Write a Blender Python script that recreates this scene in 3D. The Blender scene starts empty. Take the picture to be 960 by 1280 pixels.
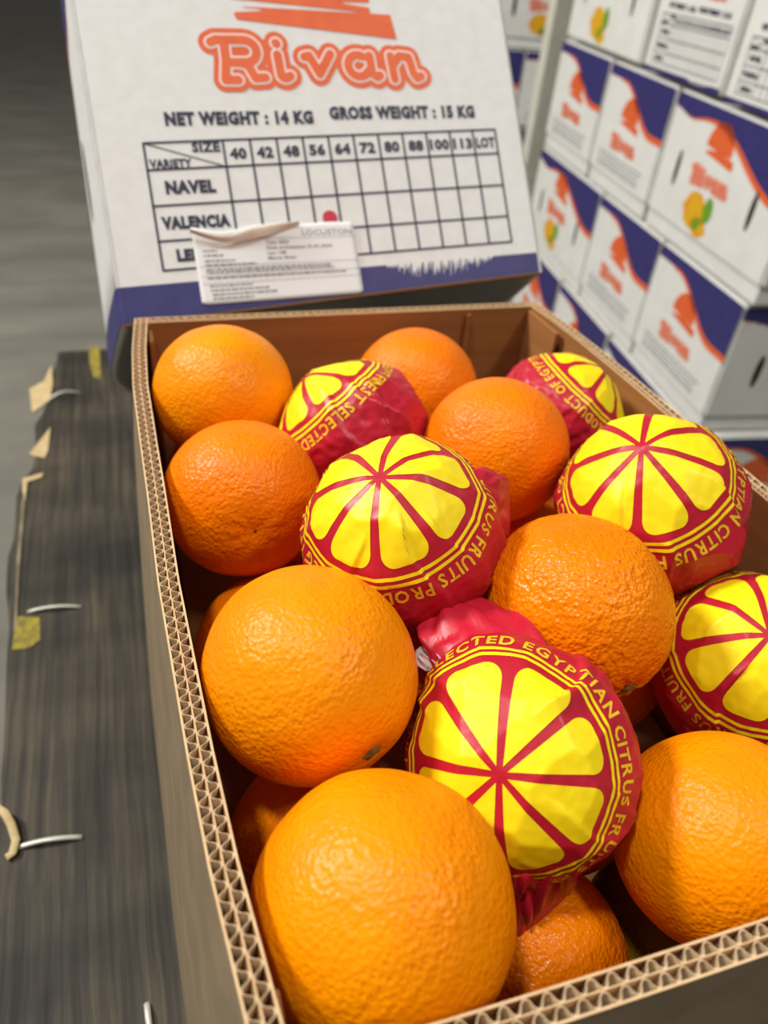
import bpy, bmesh, math, random
import numpy as np
from mathutils import Vector, Matrix, noise
from mathutils.bvhtree import BVHTree

# ------------------------------------------------------------------ camera, world, lights, exposure
S = bpy.context.scene
COL = S.collection
F_PX = 952.8
CAM_R = np.array([[0.95060197, -0.30026953, 0.07870268],
                  [-0.11589224, -0.5785185, -0.80739416],
                  [0.28796682, 0.75838945, -0.58473973]])      # rows: right, down, forward
CAM_C = np.array([-0.0032, -0.52357, 0.2120])
cam = bpy.data.objects.new('camera', bpy.data.cameras.new('camera'))
COL.objects.link(cam)
cam.data.sensor_fit = 'VERTICAL'
cam.data.sensor_height = 34.93
cam.data.lens = 34.93 * F_PX / 1280.0
cam.data.clip_start = 0.01
cam.data.dof.use_dof = True
cam.data.dof.focus_distance = 0.30
cam.data.dof.aperture_fstop = 8.5
m = Matrix(((CAM_R[0][0], -CAM_R[1][0], -CAM_R[2][0], CAM_C[0]),
            (CAM_R[0][1], -CAM_R[1][1], -CAM_R[2][1], CAM_C[1]),
            (CAM_R[0][2], -CAM_R[1][2], -CAM_R[2][2], CAM_C[2]),
            (0, 0, 0, 1)))
cam.matrix_world = m
S.camera = cam

S.view_settings.view_transform = 'Standard'
S.view_settings.look = 'None'
S.view_settings.gamma = 1.0
S.view_settings.use_curve_mapping = False
S.view_settings.exposure = -0.1

W = bpy.data.worlds.new('warehouse_air')
S.world = W
W.use_nodes = True
W.node_tree.nodes['Background'].inputs['Color'].default_value = (1.0, 0.985, 0.96, 1)
W.node_tree.nodes['Background'].inputs['Strength'].default_value = 0.155


def lamp(name, loc, target, size, power, color=(1, 0.97, 0.925)):
    L = bpy.data.lights.new(name, 'AREA')
    L.shape = 'DISK'
    L.size = size
    L.energy = power
    L.color = color
    o = bpy.data.objects.new(name, L)
    COL.objects.link(o)
    o.location = loc
    o.rotation_euler = (Vector(target) - Vector(loc)).to_track_quat('-Z', 'Y').to_euler()
    return o


lamp('overhead_lamp', (-0.9, -0.5, 3.4), (0.1, -0.2, 0), 0.34, 68)
lamp('overhead_lamp', (2.2, -2.2, 4.2), (0.9, 0.8, -0.3), 0.6, 84)
lamp('overhead_lamp', (-3.2, 1.8, 3.4), (0.5, 0.5, -0.3), 0.9, 270)  # unseen fill lamp, added at far left to brighten the carton stack


# ------------------------------------------------------------------ helpers
def px_ray(u, v):
    d = CAM_R.T @ np.array([(u - 480) / F_PX, (v - 640) / F_PX, 1.0])
    return d / np.linalg.norm(d)


def at_z(u, v, z):
    d = px_ray(u, v)
    return CAM_C + d * (z - CAM_C[2]) / d[2]


def sphere_hit(u, v, c, r):
    """point of the ball seen along a sight line (closest point if it misses)"""
    d = px_ray(u, v)
    oc = CAM_C - np.array(c)
    b = oc @ d
    disc = b * b - (oc @ oc - r * r)
    t = -b - math.sqrt(disc) if disc > 0 else -b
    p = CAM_C + d * t
    q = p - np.array(c)
    return q / np.linalg.norm(q)


def tag(o, label=None, cat=None, group=None, kind=None):
    if label: o['label'] = label
    if cat: o['category'] = cat
    if group: o['group'] = group
    if kind: o['kind'] = kind
    return o


def empty(name, loc, label=None, cat=None, group=None, parent=None):
    o = bpy.data.objects.new(name, None)
    o.empty_display_size = 0.02
    COL.objects.link(o)
    o.location = loc
    if parent: o.parent = parent
    return tag(o, label, cat, group)


def mesh(name, verts, faces, mat, smooth=False):
    me = bpy.data.meshes.new(name)
    me.from_pydata([tuple(map(float, v)) for v in verts], [], [tuple(int(i) for i in f) for f in faces])
    if mat: me.materials.append(mat)
    if smooth:
        me.polygons.foreach_set('use_smooth', [True] * len(me.polygons))
    me.update()
    return me


def obj(name, me, parent=None, loc=None):
    o = bpy.data.objects.new(name, me)
    COL.objects.link(o)
    if parent: o.parent = parent
    if loc is not None: o.location = loc
    return o


def build(name, verts, faces, mat, parent=None, smooth=False, loc=None):
    return obj(name, mesh(name, verts, faces, mat, smooth), parent, loc)


def box_bm(bm, x0, x1, y0, y1, z0, z1):
    vs = [bm.verts.new((x, y, z)) for z in (z0, z1) for y in (y0, y1) for x in (x0, x1)]
    for f in ((0, 2, 3, 1), (4, 5, 7, 6), (0, 1, 5, 4), (2, 6, 7, 3), (0, 4, 6, 2), (1, 3, 7, 5)):
        bm.faces.new([vs[i] for i in f])
    return vs


def bm_obj(name, bm, mat, parent=None, loc=None, bevel=0, smooth=False):
    if bevel:
        bmesh.ops.bevel(bm, geom=bm.edges[:], offset=bevel, segments=2, affect='EDGES', profile=0.6)
    me = bpy.data.meshes.new(name)
    bm.to_mesh(me)
    bm.free()
    me.materials.append(mat)
    if smooth: me.polygons.foreach_set('use_smooth', [True] * len(me.polygons))
    return obj(name, me, parent, loc)


def dup(o, parent=None):
    c = o.copy()
    COL.objects.link(c)
    c.parent = parent
    for ch in list(o.children):
        dup(ch, c)
    return c


# ---- materials
def lin(c):
    return tuple(((x / 255.0) / 12.92 if x / 255.0 <= 0.04045 else ((x / 255.0 + 0.055) / 1.055) ** 2.4) for x in c) + (1.0,)


def mat(name, c1, c2=None, scale=(20, 20, 20), rough=0.6, detail=4, spec=0.4, bump=0.0, bump_scale=200, bump_dist=0.001, lo=0.35, hi=0.65):
    M = bpy.data.materials.new(name)
    M.use_nodes = True
    nt = M.node_tree
    bs = nt.nodes['Principled BSDF']
    bs.inputs['Roughness'].default_value = rough
    bs.inputs['Specular IOR Level'].default_value = spec
    if c2 is None:
        bs.inputs['Base Color'].default_value = lin(c1)
    tc = nt.nodes.new('ShaderNodeTexCoord')
    if c2 is not None:
        mp = nt.nodes.new('ShaderNodeMapping')
        mp.inputs['Scale'].default_value = scale
        nz = nt.nodes.new('ShaderNodeTexNoise')
        nz.inputs['Scale'].default_value = 1.0
        nz.inputs['Detail'].default_value = detail
        cr = nt.nodes.new('ShaderNodeValToRGB')
        cr.color_ramp.elements[0].position = lo
        cr.color_ramp.elements[1].position = hi
        cr.color_ramp.elements[0].color = lin(c1)
        cr.color_ramp.elements[1].color = lin(c2)
        nt.links.new(tc.outputs['Object'], mp.inputs[0])
        nt.links.new(mp.outputs[0], nz.inputs['Vector'])
        nt.links.new(nz.outputs['Fac'], cr.inputs[0])
        nt.links.new(cr.outputs[0], bs.inputs['Base Color'])
    if bump:
        nb = nt.nodes.new('ShaderNodeTexNoise')
        nb.inputs['Scale'].default_value = bump_scale
        nb.inputs['Detail'].default_value = 3
        bp = nt.nodes.new('ShaderNodeBump')
        bp.inputs['Strength'].default_value = bump
        bp.inputs['Distance'].default_value = bump_dist
        nt.links.new(tc.outputs['Object'], nb.inputs['Vector'])
        nt.links.new(nb.outputs['Fac'], bp.inputs['Height'])
        nt.links.new(bp.outputs[0], bs.inputs['Normal'])
    return M


def peel(name, c1, c2, pit=1.0, coarse=0.4, rough=0.36):
    M = bpy.data.materials.new(name)
    M.use_nodes = True
    nt = M.node_tree
    N, L = nt.nodes, nt.links
    bs = N['Principled BSDF']
    bs.inputs['Roughness'].default_value = rough
    bs.inputs['Specular IOR Level'].default_value = 0.22
    bs.inputs['Subsurface Weight'].default_value = 0.08
    bs.inputs['Subsurface Radius'].default_value = (0.006, 0.0025, 0.0006)
    bs.inputs['Subsurface Scale'].default_value = 1.0
    tc = N.new('ShaderNodeTexCoord')
    n1 = N.new('ShaderNodeTexNoise'); n1.inputs['Scale'].default_value = 1.3; n1.inputs['Detail'].default_value = 3
    L.new(tc.outputs['Object'], n1.inputs['Vector'])
    cr = N.new('ShaderNodeValToRGB')
    cr.color_ramp.elements[0].position = 0.3; cr.color_ramp.elements[1].position = 0.72
    cr.color_ramp.elements[0].color = lin(c1); cr.color_ramp.elements[1].color = lin(c2)
    L.new(n1.outputs['Fac'], cr.inputs[0])
    L.new(cr.outputs[0], bs.inputs['Base Color'])
    # oil-gland pits
    nd = N.new('ShaderNodeTexNoise'); nd.inputs['Scale'].default_value = 14
    L.new(tc.outputs['Object'], nd.inputs['Vector'])
    mix = N.new('ShaderNodeMixRGB'); mix.inputs[0].default_value = 0.03
    mix.blend_type = 'ADD'
    L.new(tc.outputs['Object'], mix.inputs[1]); L.new(nd.outputs['Color'], mix.inputs[2])
    vo = N.new('ShaderNodeTexVoronoi'); vo.feature = 'SMOOTH_F1'
    vo.inputs['Scale'].default_value = 22; vo.inputs['Smoothness'].default_value = 0.5
    L.new(mix.outputs[0], vo.inputs['Vector'])
    n2 = N.new('ShaderNodeTexNoise'); n2.inputs['Scale'].default_value = 10; n2.inputs['Detail'].default_value = 2
    L.new(tc.outputs['Object'], n2.inputs['Vector'])
    b1 = N.new('ShaderNodeBump'); b1.inputs['Strength'].default_value = 0.40 * pit; b1.inputs['Distance'].default_value = 0.0010
    b1.invert = True
    b2 = N.new('ShaderNodeBump'); b2.inputs['Strength'].default_value = coarse; b2.inputs['Distance'].default_value = 0.0012
    inv = N.new('ShaderNodeMath'); inv.operation = 'MULTIPLY'; inv.inputs[1].default_value = -1.0
    L.new(vo.outputs['Distance'], inv.inputs[0])
    L.new(inv.outputs[0], b1.inputs['Height'])
    L.new(n2.outputs['Fac'], b2.inputs['Height'])
    L.new(b2.outputs[0], b1.inputs['Normal'])
    L.new(b1.outputs[0], bs.inputs['Normal'])
    return M


M_peel = peel('orange_peel_bright', (248, 139, 0), (253, 153, 0))
M_peel_deep = peel('orange_peel_deep', (242, 119, 0), (248, 132, 0), pit=1.2, coarse=0.5)
M_peel_rough = peel('orange_peel_pebbled', (242, 121, 0), (249, 138, 0), pit=1.5, coarse=0.9, rough=0.27)
M_peel_green = peel('orange_peel_greenish', (112, 92, 6), (150, 112, 8), pit=1.2, coarse=0.6)
M_stem = mat('stem_end_olive', (96, 92, 36), (140, 122, 62), (400, 400, 400), rough=0.8)
M_navel = mat('navel_scar', (95, 52, 12), rough=0.8)
M_paper = mat('red_tissue', (180, 24, 44), (192, 30, 52), (30, 30, 30), rough=0.38, spec=0.4, bump=0.25, bump_scale=160, bump_dist=0.0008)
M_yellow = mat('yellow_ink', (250, 222, 14), (255, 230, 30), (40, 40, 40), rough=0.42, spec=0.3, bump=0.2, bump_scale=160, bump_dist=0.0008)
M_lettering = mat('yellow_letter_ink', (240, 196, 40), rough=0.4)
M_tissue = mat('white_tissue', (222, 204, 204), rough=0.7)
M_kraft_in = mat('kraft_inside', (150, 100, 54), (164, 112, 63), (6, 6, 90), rough=0.75, spec=0.25)
M_kraft_out = mat('kraft_outside', (128, 112, 88), (142, 124, 98), (40, 40, 40), rough=0.8, spec=0.2)
M_kraft_edge = mat('kraft_cut_edge', (214, 178, 132), (226, 192, 148), (200, 200, 200), rough=0.8, spec=0.2)
M_flute = mat('flute_paper', (205, 176, 138), (222, 196, 158), (200, 200, 200), rough=0.85, spec=0.2)
M_flute_in = mat('flute_hollow', (120, 84, 50), rough=0.9, spec=0.1)
M_white = mat('white_coated_board', (224, 223, 219), (230, 229, 226), (90, 90, 90), rough=0.55, spec=0.3, bump=0.05, bump_scale=500)
M_white_bg = mat('white_board_dull', (224, 223, 216), (231, 230, 224), (20, 20, 20), rough=0.6, spec=0.3)
M_blue = mat('navy_ink', (50, 46, 104), (58, 53, 112), (60, 60, 60), rough=0.5)
M_orange_ink = mat('orange_ink', (226, 98, 46), (232, 106, 54), (60, 60, 60), rough=0.5)
M_pale_ink = mat('pale_pink_ink', (246, 226, 218), rough=0.5)
M_black_ink = mat('dark_navy_text', (38, 38, 62), rough=0.5)
M_grey_ink = mat('grey_text', (150, 150, 158), rough=0.6)
M_label_ink = mat('label_print', (142, 142, 146), rough=0.6)
M_sticker = mat('sticker_paper', (234, 233, 231), rough=0.5)
M_sticker_back = mat('sticker_back', (214, 196, 176), (228, 218, 206), (60, 20, 20), rough=0.6)
M_red_dot = mat('red_marker', (196, 38, 62), rough=0.5)
M_fruit_y = mat('fruit_print_yellow', (226, 184, 30), (232, 150, 30), (30, 30, 30), rough=0.5)
M_fruit_g = mat('fruit_print_green', (110, 160, 40), rough=0.5)
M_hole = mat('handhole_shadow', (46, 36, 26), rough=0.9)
M_staple = mat('staple_wire', (214, 211, 198), rough=0.4, spec=0.6)
M_staple.node_tree.nodes['Principled BSDF'].inputs['Metallic'].default_value = 0.3
M_splint = mat('fresh_splinter', (196, 172, 122), (210, 188, 142), (60, 300, 60), rough=0.8)
M_lit_rim = mat('lit_wood_edge', (150, 136, 104), (112, 102, 82), (60, 40, 60), rough=0.8)  # pale tone painting light on the plank rim
M_yellow_paint = mat('yellow_chalk', (168, 152, 44), (118, 108, 58), (200, 90, 90), rough=0.9)
M_post = mat('corner_board', (206, 203, 186), (216, 213, 198), (30, 30, 30), rough=0.6)


def wood(name, dark, mid, light):
    M = bpy.data.materials.new(name)
    M.use_nodes = True
    nt = M.node_tree; N, L = nt.nodes, nt.links
    bs = N['Principled BSDF']
    bs.inputs['Roughness'].default_value = 0.62
    bs.inputs['Specular IOR Level'].default_value = 0.35
    tc = N.new('ShaderNodeTexCoord')
    mp = N.new('ShaderNodeMapping'); mp.inputs['Scale'].default_value = (190, 5, 190)
    L.new(tc.outputs['Object'], mp.inputs[0])
    warp = N.new('ShaderNodeTexNoise'); warp.inputs['Scale'].default_value = 9; warp.inputs['Detail'].default_value = 2
    L.new(tc.outputs['Object'], warp.inputs['Vector'])
    add = N.new('ShaderNodeMixRGB'); add.blend_type = 'ADD'; add.inputs[0].default_value = 3.0
    add.use_clamp = False
    L.new(mp.outputs[0], add.inputs[1]); L.new(warp.outputs['Color'], add.inputs[2])
    g = N.new('ShaderNodeTexNoise'); g.inputs['Scale'].default_value = 1.0; g.inputs['Detail'].default_value = 5; g.inputs['Roughness'].default_value = 0.6
    L.new(add.outputs[0], g.inputs['Vector'])
    cr = N.new('ShaderNodeValToRGB')
    e = cr.color_ramp.elements
    e[0].position = 0.3; e[0].color = lin(dark)
    e[1].position = 0.74; e[1].color = lin(light)
    k = e.new(0.5); k.color = lin(mid)
    L.new(g.outputs['Fac'], cr.inputs[0])
    # broad grime
    st = N.new('ShaderNodeTexNoise'); st.inputs['Scale'].default_value = 7; st.inputs['Detail'].default_value = 4
    mp2 = N.new('ShaderNodeMapping'); mp2.inputs['Scale'].default_value = (0.8, 1.6, 1)
    L.new(tc.outputs['Object'], mp2.inputs[0]); L.new(mp2.outputs[0], st.inputs['Vector'])
    cr2 = N.new('ShaderNodeValToRGB')
    cr2.color_ramp.elements[0].position = 0.35; cr2.color_ramp.elements[0].color = (0.45, 0.45, 0.46, 1)
    cr2.color_ramp.elements[1].position = 0.65; cr2.color_ramp.elements[1].color = (1.15, 1.1, 1.0, 1)
    L.new(st.outputs['Fac'], cr2.inputs[0])
    mul = N.new('ShaderNodeMixRGB'); mul.blend_type = 'MULTIPLY'; mul.inputs[0].default_value = 1.0
    L.new(cr.outputs[0], mul.inputs[1]); L.new(cr2.outputs[0], mul.inputs[2])
    L.new(mul.outputs[0], bs.inputs['Base Color'])
    bp = N.new('ShaderNodeBump'); bp.inputs['Strength'].default_value = 0.5; bp.inputs['Distance'].default_value = 0.0012
    L.new(g.outputs['Fac'], bp.inputs['Height']); L.new(bp.outputs[0], bs.inputs['Normal'])
    return M


M_wood = wood('weathered_plank', (42, 39, 34), (66, 61, 52), (96, 87, 71))
M_floor = mat('concrete', (112, 109, 99), (130, 127, 116), (2.5, 5, 3), rough=0.75, detail=6, spec=0.25, bump=0.2, bump_scale=30)


# ---- 2D shapes: marching squares over an implicit function (negative inside)
def iso(fn, x0, x1, y0, y1, h):
    nx = int(math.ceil((x1 - x0) / h)) + 1
    ny = int(math.ceil((y1 - y0) / h)) + 1
    xs = x0 + np.arange(nx) * h
    ys = y0 + np.arange(ny) * h
    X, Y = np.meshgrid(xs, ys)
    V = fn(X, Y)
    V = np.where(V == 0, 1e-12, V)
    verts, faces, vid, eid = [], [], {}, {}

    def corner(j, i):
        k = (j, i)
        if k not in vid:
            vid[k] = len(verts); verts.append((xs[i], ys[j]))
        return vid[k]

    def edge(a, b):
        k = (a, b) if a < b else (b, a)
        if k not in eid:
            va, vb = V[a], V[b]
            t = va / (va - vb)
            eid[k] = len(verts)
            verts.append((xs[a[1]] + (xs[b[1]] - xs[a[1]]) * t, ys[a[0]] + (ys[b[0]] - ys[a[0]]) * t))
        return eid[k]
    neg = V < 0
    cnt = neg[:-1, :-1].astype(int) + neg[1:, :-1] + neg[:-1, 1:] + neg[1:, 1:]
    for j, i in zip(*np.nonzero(cnt)):
        j = int(j); i = int(i)
        cs = [(j, i), (j, i + 1), (j + 1, i + 1), (j + 1, i)]
        poly = []
        for q in range(4):
            a, b = cs[q], cs[(q + 1) % 4]
            if neg[a]: poly.append(corner(*a))
            if neg[a] != neg[b]: poly.append(edge(a, b))
        if len(poly) >= 3: faces.append(poly)
    return verts, faces


def seg_dist(X, Y, pts):
    d = np.full(X.shape, 1e9)
    for (ax, ay), (bx, by) in zip(pts[:-1], pts[1:]):
        vx, vy = bx - ax, by - ay
        L2 = vx * vx + vy * vy + 1e-12
        t = np.clip(((X - ax) * vx + (Y - ay) * vy) / L2, 0, 1)
        d = np.minimum(d, np.hypot(X - ax - t * vx, Y - ay - t * vy))
    return d


def arc(cx, cy, rx, ry, a0, a1, n=12):
    return [(cx + rx * math.cos(math.radians(a0 + (a1 - a0) * k / n)), cy + ry * math.sin(math.radians(a0 + (a1 - a0) * k / n))) for k in range(n + 1)]


_txt = {}


def text2d(s, size, bold=0.0, align='LEFT', cuts=0):
    """flat text outline from the built-in font -> (verts2d, faces, width)"""
    key = (s, size, bold, align, cuts)
    if key in _txt: return _txt[key]
    cu = bpy.data.curves.new('txt', 'FONT')
    cu.body = s
    cu.size = size
    cu.offset = bold
    cu.space_character = 1.0 + (bold / size) * 1.9
    cu.align_x = align
    cu.resolution_u = 2
    ob = bpy.data.objects.new('txt', cu)
    COL.objects.link(ob)
    bpy.context.view_layer.update()
    me = bpy.data.meshes.new_from_object(ob.evaluated_get(bpy.context.evaluated_depsgraph_get()))
    bm = bmesh.new()
    bm.from_mesh(me)
    bmesh.ops.remove_doubles(bm, verts=bm.verts[:], dist=size * 1e-4)
    if cuts:
        bmesh.ops.triangulate(bm, faces=bm.faces[:])
        for _ in range(3):
            es = [e for e in bm.edges if e.calc_length() > cuts]
            if not es: break
            bmesh.ops.subdivide_edges(bm, edges=es, cuts=1)
            bmesh.ops.triangulate(bm, faces=[f for f in bm.faces if len(f.verts) > 3])
    bm.verts.index_update()
    v = [(q.co.x, q.co.y) for q in bm.verts]
    f = [[q.index for q in fa.verts] for fa in bm.faces]
    bm.free()
    bpy.data.objects.remove(ob)
    bpy.data.curves.remove(cu)
    bpy.data.meshes.remove(me)
    w = (max(q[0] for q in v) - min(q[0] for q in v)) if v else 0
    _txt[key] = (v, f, w)
    return _txt[key]


class Flat:
    """collects flat printed shapes in panel coordinates"""
    def __init__(s): s.v = []; s.f = []

    def add(s, v, f, dx=0, dy=0, sx=1.0, sy=1.0):
        o = len(s.v)
        s.v += [(x * sx + dx, y * sy + dy) for x, y in v]
        s.f += [[i + o for i in q] for q in f]

    def rect(s, x0, x1, y0, y1): s.add([(x0, y0), (x1, y0), (x1, y1), (x0, y1)], [[0, 1, 2, 3]])

    def line(s, a, b, w):
        dx, dy = b[0] - a[0], b[1] - a[1]
        L = math.hypot(dx, dy); nx, ny = -dy / L * w / 2, dx / L * w / 2
        s.add([(a[0] - nx, a[1] - ny), (b[0] - nx, b[1] - ny), (b[0] + nx, b[1] + ny), (a[0] + nx, a[1] + ny)], [[0, 1, 2, 3]])

    def text(s, t, x, y, size, bold=0.0, width=None, align='LEFT'):
        v, f, w = text2d(t, size, bold, 'LEFT')
        sx = width / w if width and w else 1.0
        x0 = min(q[0] for q in v)
        ww = w * sx
        off = {'LEFT': 0, 'CENTER': -ww / 2, 'RIGHT': -ww}[align]
        s.add([((q[0] - x0), q[1]) for q in v], f, x + off, y, sx, 1.0)

    def mesh(s, name, mt, fn):
        return mesh(name, [fn(x, y) for x, y in s.v], s.f, mt)


# ---- lettering shapes for the carton brand: strokes in units of 1/150 of the cap height
BRAND = [
    [(176, 122), (192, 130), (280, 130)] + arc(280, 94, 38, 36, 90, -90) + [(236, 58)],
    [(218, 126), (216, 60), (206, 2), (246, 2)], [(258, 58), (284, 50), (302, 8), (334, 10)],
    [(384, 122), (386, 120)], [(384, 84), (386, 20)] + arc(400, 20, 14, 12, 180, 300, 5) + [(416, 16)],
    [(472, 78), (488, 82), (515, 22), (560, 88)],
    arc(652, 50, 36, 36, 60, 330, 14) + [(692, 30)], [(694, 84), (696, 24), (712, 12), (722, 18)],
    [(768, 84), (772, 6)], [(772, 52), (800, 84), (832, 80), (842, 26), (852, 10), (868, 16)]]


def brand_sdf(w):
    def fn(X, Y):
        d = np.full(X.shape, 1e9)
        for st in BRAND: d = np.minimum(d, seg_dist(X, Y, st))
        return d - w
    return fn


def brand_flats(h):
    out = []
    for w in (38, 21, 14.5):
        v, f = iso(brand_sdf(w), 120, 920, -50, 190, h)
        out.append((v, f))
    return out


def sun_flat(h):
    def fn(X, Y):
        dome = np.hypot(X - 0.165, Y - 0.2135) - 0.0555
        cut = (0.2035 - 0.075 * (X - 0.165)) - Y            # slanting underside
        d = np.maximum(dome, cut + 0.004)
        tail = np.maximum.reduce([0.1995 - 0.105 * (X - 0.114) - Y - 0.0035, Y - (0.206 - 0.03 * (X - 0.114)), X - 0.2365 + 0.12 * (Y - 0.2), 0.1135 - X - 0.3 * (Y - 0.2)])
        d = np.minimum(d, tail)
        s1 = np.maximum(np.abs(Y - (0.2035 - 0.01 * (X - 0.114))) - 0.0022 * np.clip((0.142 - X) / 0.028, 0, 1), X - 0.142)
        s2 = np.maximum(np.abs(Y - (0.2085 - 0.06 * (X - 0.236))) - 0.003 * np.clip((X - 0.19) / 0.045, 0, 1), 0.19 - X)
        return np.maximum(d, -np.minimum(s1, s2))
    return iso(fn, 0.10, 0.25, 0.18, 0.28, h)


# =================================================================== SETTING
FLOOR_Z = -0.945
build('floor', [(-30, -8, FLOOR_Z), (30, -8, FLOOR_Z), (30, 70, FLOOR_Z), (-30, 70, FLOOR_Z)], [(0, 1, 2, 3)], M_floor)['kind'] = 'structure'

# =================================================================== PALLETS under the crate
PT = -0.2655                                                       # top face of the uppermost deck


def make_pallet(z_top, top):
    p = empty('wooden_pallet', (0.1, 0.03, z_top - 0.135),
              'dark weathered wooden pallet whose plank carries the open crate' if top else 'second wooden pallet from the top of the pile under the crate',
              'pallet', None if top else 'pallets stacked below the crate')
    z1 = 0.135
    for k, (x0, x1) in enumerate(((-0.235, -0.075), (-0.065, 0.09), (0.10, 0.245))):
        bm = bmesh.new()
        n = 44
        rng = random.Random(5 + k)
        ys = [-0.58 + 1.10 * i / n for i in range(n + 1)]
        ring = []
        for y in ys:
            jag = 0.0
            if k == 0:
                jag = 0.004 * noise.noise(Vector((0, y * 14, 2.0))) + 0.003 * noise.noise(Vector((3, y * 60, 2.0)))
                wy = y + 0.03
                jag += np.interp(wy, [-0.4, -0.2, -0.05, 0.1, 0.22, 0.26, 0.34, 0.40, 0.46, 0.50, 0.55], [0.020, 0.013, 0.007, -0.001, 0.000, 0.016, 0.010, 0.022, 0.018, 0.028, 0.032])
            xa = x0 + jag
            ring.append([bm.verts.new(c) for c in ((xa, y, z1 - 0.019), (xa - 0.0005, y, z1 - 0.002), (xa + 0.002, y, z1), (x1 - 0.002, y, z1), (x1, y, z1 - 0.002), (x1, y, z1 - 0.019))])
        for a, b in zip(ring[:-1], ring[1:]):
            for q in range(6):
                bm.faces.new((a[q], b[q], b[(q + 1) % 6], a[(q + 1) % 6]))
        bm.faces.new(ring[0][::-1]); bm.faces.new(ring[-1])
        bmesh.ops.recalc_face_normals(bm, faces=bm.faces[:])
        bm_obj('plank', bm, M_wood, p)
    for y in (-0.52, -0.03, 0.46):
        bm = bmesh.new(); box_bm(bm, -0.205, 0.24, y - 0.045, y + 0.045, z1 - 0.038, z1 - 0.0195)
        bm_obj('cross_board', bm, M_wood, p)
        for x in (-0.16, 0.02, 0.19):
            bm = bmesh.new(); box_bm(bm, x - 0.045, x + 0.045, y - 0.045, y + 0.045, 0.0185, z1 - 0.0385)
            bm_obj('block', bm, M_wood, p)
    for x in (-0.16, 0.02, 0.19):
        bm = bmesh.new(); box_bm(bm, x - 0.045, x + 0.045, -0.57, 0.51, 0.0, 0.018)
        bm_obj('bottom_board', bm, M_wood, p)
    return p


pal = make_pallet(PT, True)
PB = Vector(pal.location)
z = PT - 0.1355
low = None
nth_ = ['third', 'fourth', 'fifth', 'sixth']
while z - 0.135 > FLOOR_Z - 0.01:
    if low is None: low = make_pallet(z, False)
    else:
        q = dup(low); q.location.z = z - 0.135; q['label'] = '%s wooden pallet from the top of the pile under the crate' % nth_.pop(0)
    z -= 0.1358


def px_on_deck(u, v, dz=0.0):
    return Vector(at_z(u, v, PT + dz)) - PB


def tube(name, pts, r, mt, parent, flat=1.0, res=8):
    bm = bmesh.new()
    rings = []
    n = len(pts)
    for i, p_ in enumerate(pts):
        t = (Vector(pts[min(i + 1, n - 1)]) - Vector(pts[max(i - 1, 0)])).normalized()
        up = Vector((0, 0, 1)) if abs(t.z) < 0.9 else Vector((0, 1, 0))
        s = t.cross(up).normalized(); u = s.cross(t)
        rings.append([bm.verts.new(Vector(p_) + s * (r * math.cos(a)) + u * (r * flat * math.sin(a))) for a in [2 * math.pi * k / res for k in range(res)]])
    for a, b in zip(rings[:-1], rings[1:]):
        for k in range(res): bm.faces.new((a[k], a[(k + 1) % res], b[(k + 1) % res], b[k]))
    bm.faces.new(rings[0][::-1]); bm.faces.new(rings[-1])
    bmesh.ops.recalc_face_normals(bm, faces=bm.faces[:])
    return bm_obj(name, bm, mt, parent, smooth=True)


def staple(a, b, arch, r=0.0016):
    A = px_on_deck(*a); B = px_on_deck(*b)
    pts = []
    for k in range(11):
        t = k / 10
        q = A.lerp(B, t)
        q.z += arch * math.sin(math.pi * t) + r * 0.4
        pts.append(q)
    pts = [A - Vector((0, 0, 0.004))] + pts + [B - Vector((0, 0, 0.004))]
    return tube('staple', pts, r, M_staple, pal, 0.7)


staple((62, 499), (100, 492), 0.006)
staple((36, 765), (101, 759), 0.003)
staple((22, 1060), (101, 1047), 0.003, 0.0018)
staple((184, 1256), (188, 1292), 0.002, 0.0018)


def chip(name, pxs, mt, dz0, dz1, thick=0.002):
    n = len(pxs)
    top = [px_on_deck(u, v, dz0 + (dz1 - dz0) * i / max(1, n - 1)) for i, (u, v) in enumerate(pxs)]
    bot = [Vector((p_.x, p_.y, p_.z - thick)) for p_ in top]
    return build(name, top + bot, [list(range(n)), list(range(2 * n - 1, n - 1, -1))] + [[i, i + n, (i + 1) % n + n, (i + 1) % n] for i in range(n)], mt, pal)


chip('splinter', [(37, 486), (55, 476), (64, 456), (66, 478), (62, 500), (40, 516)], M_splint, 0.003, 0.001)
chip('splinter', [(36, 568), (52, 548), (63, 534), (60, 562), (56, 572)], M_splint, 0.003, 0.001)
chip('splinter', [(28, 598), (54, 591), (52, 596), (34, 602), (31, 626), (28, 612)], M_splint, 0.002, 0.001, 0.003)
chip('splinter', [(28, 622), (31, 622), (25, 700), (20, 790), (17, 790), (21, 700)], M_lit_rim, 0.001, 0.001, 0.003)  # thin pale strip: the lit left rim of the plank put into colour
tube('loose_strip', [px_on_deck(*q) for q in ((-6, 1008, 0.008), (6, 1016, 0.010), (14, 1030, 0.007), (20, 1050, 0.004), (16, 1066, 0.003), (8, 1072, 0.002))], 0.0028, M_splint, pal, 0.35)
chip('paint_mark', [(111, 434), (124, 433), (126, 474), (117, 470), (112, 452)], M_yellow_paint, 0.0007, 0.0007, 0.0004)
chip('paint_mark', [(20, 770), (50, 772), (50, 800), (36, 810), (15, 812)], M_yellow_paint, 0.0007, 0.0007, 0.0004)

# =================================================================== CRATE
crate = empty('fruit_crate', (0.155, -0.232, PT), 'open kraft cardboard crate with wavy double-wall rim, full of oranges', 'crate')
CO = Vector(crate.location)
CW, CL, CH = 0.31, 0.465, 0.265
T1, T2 = 0.0042, 0.0084                                            # the two flute layers


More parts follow.
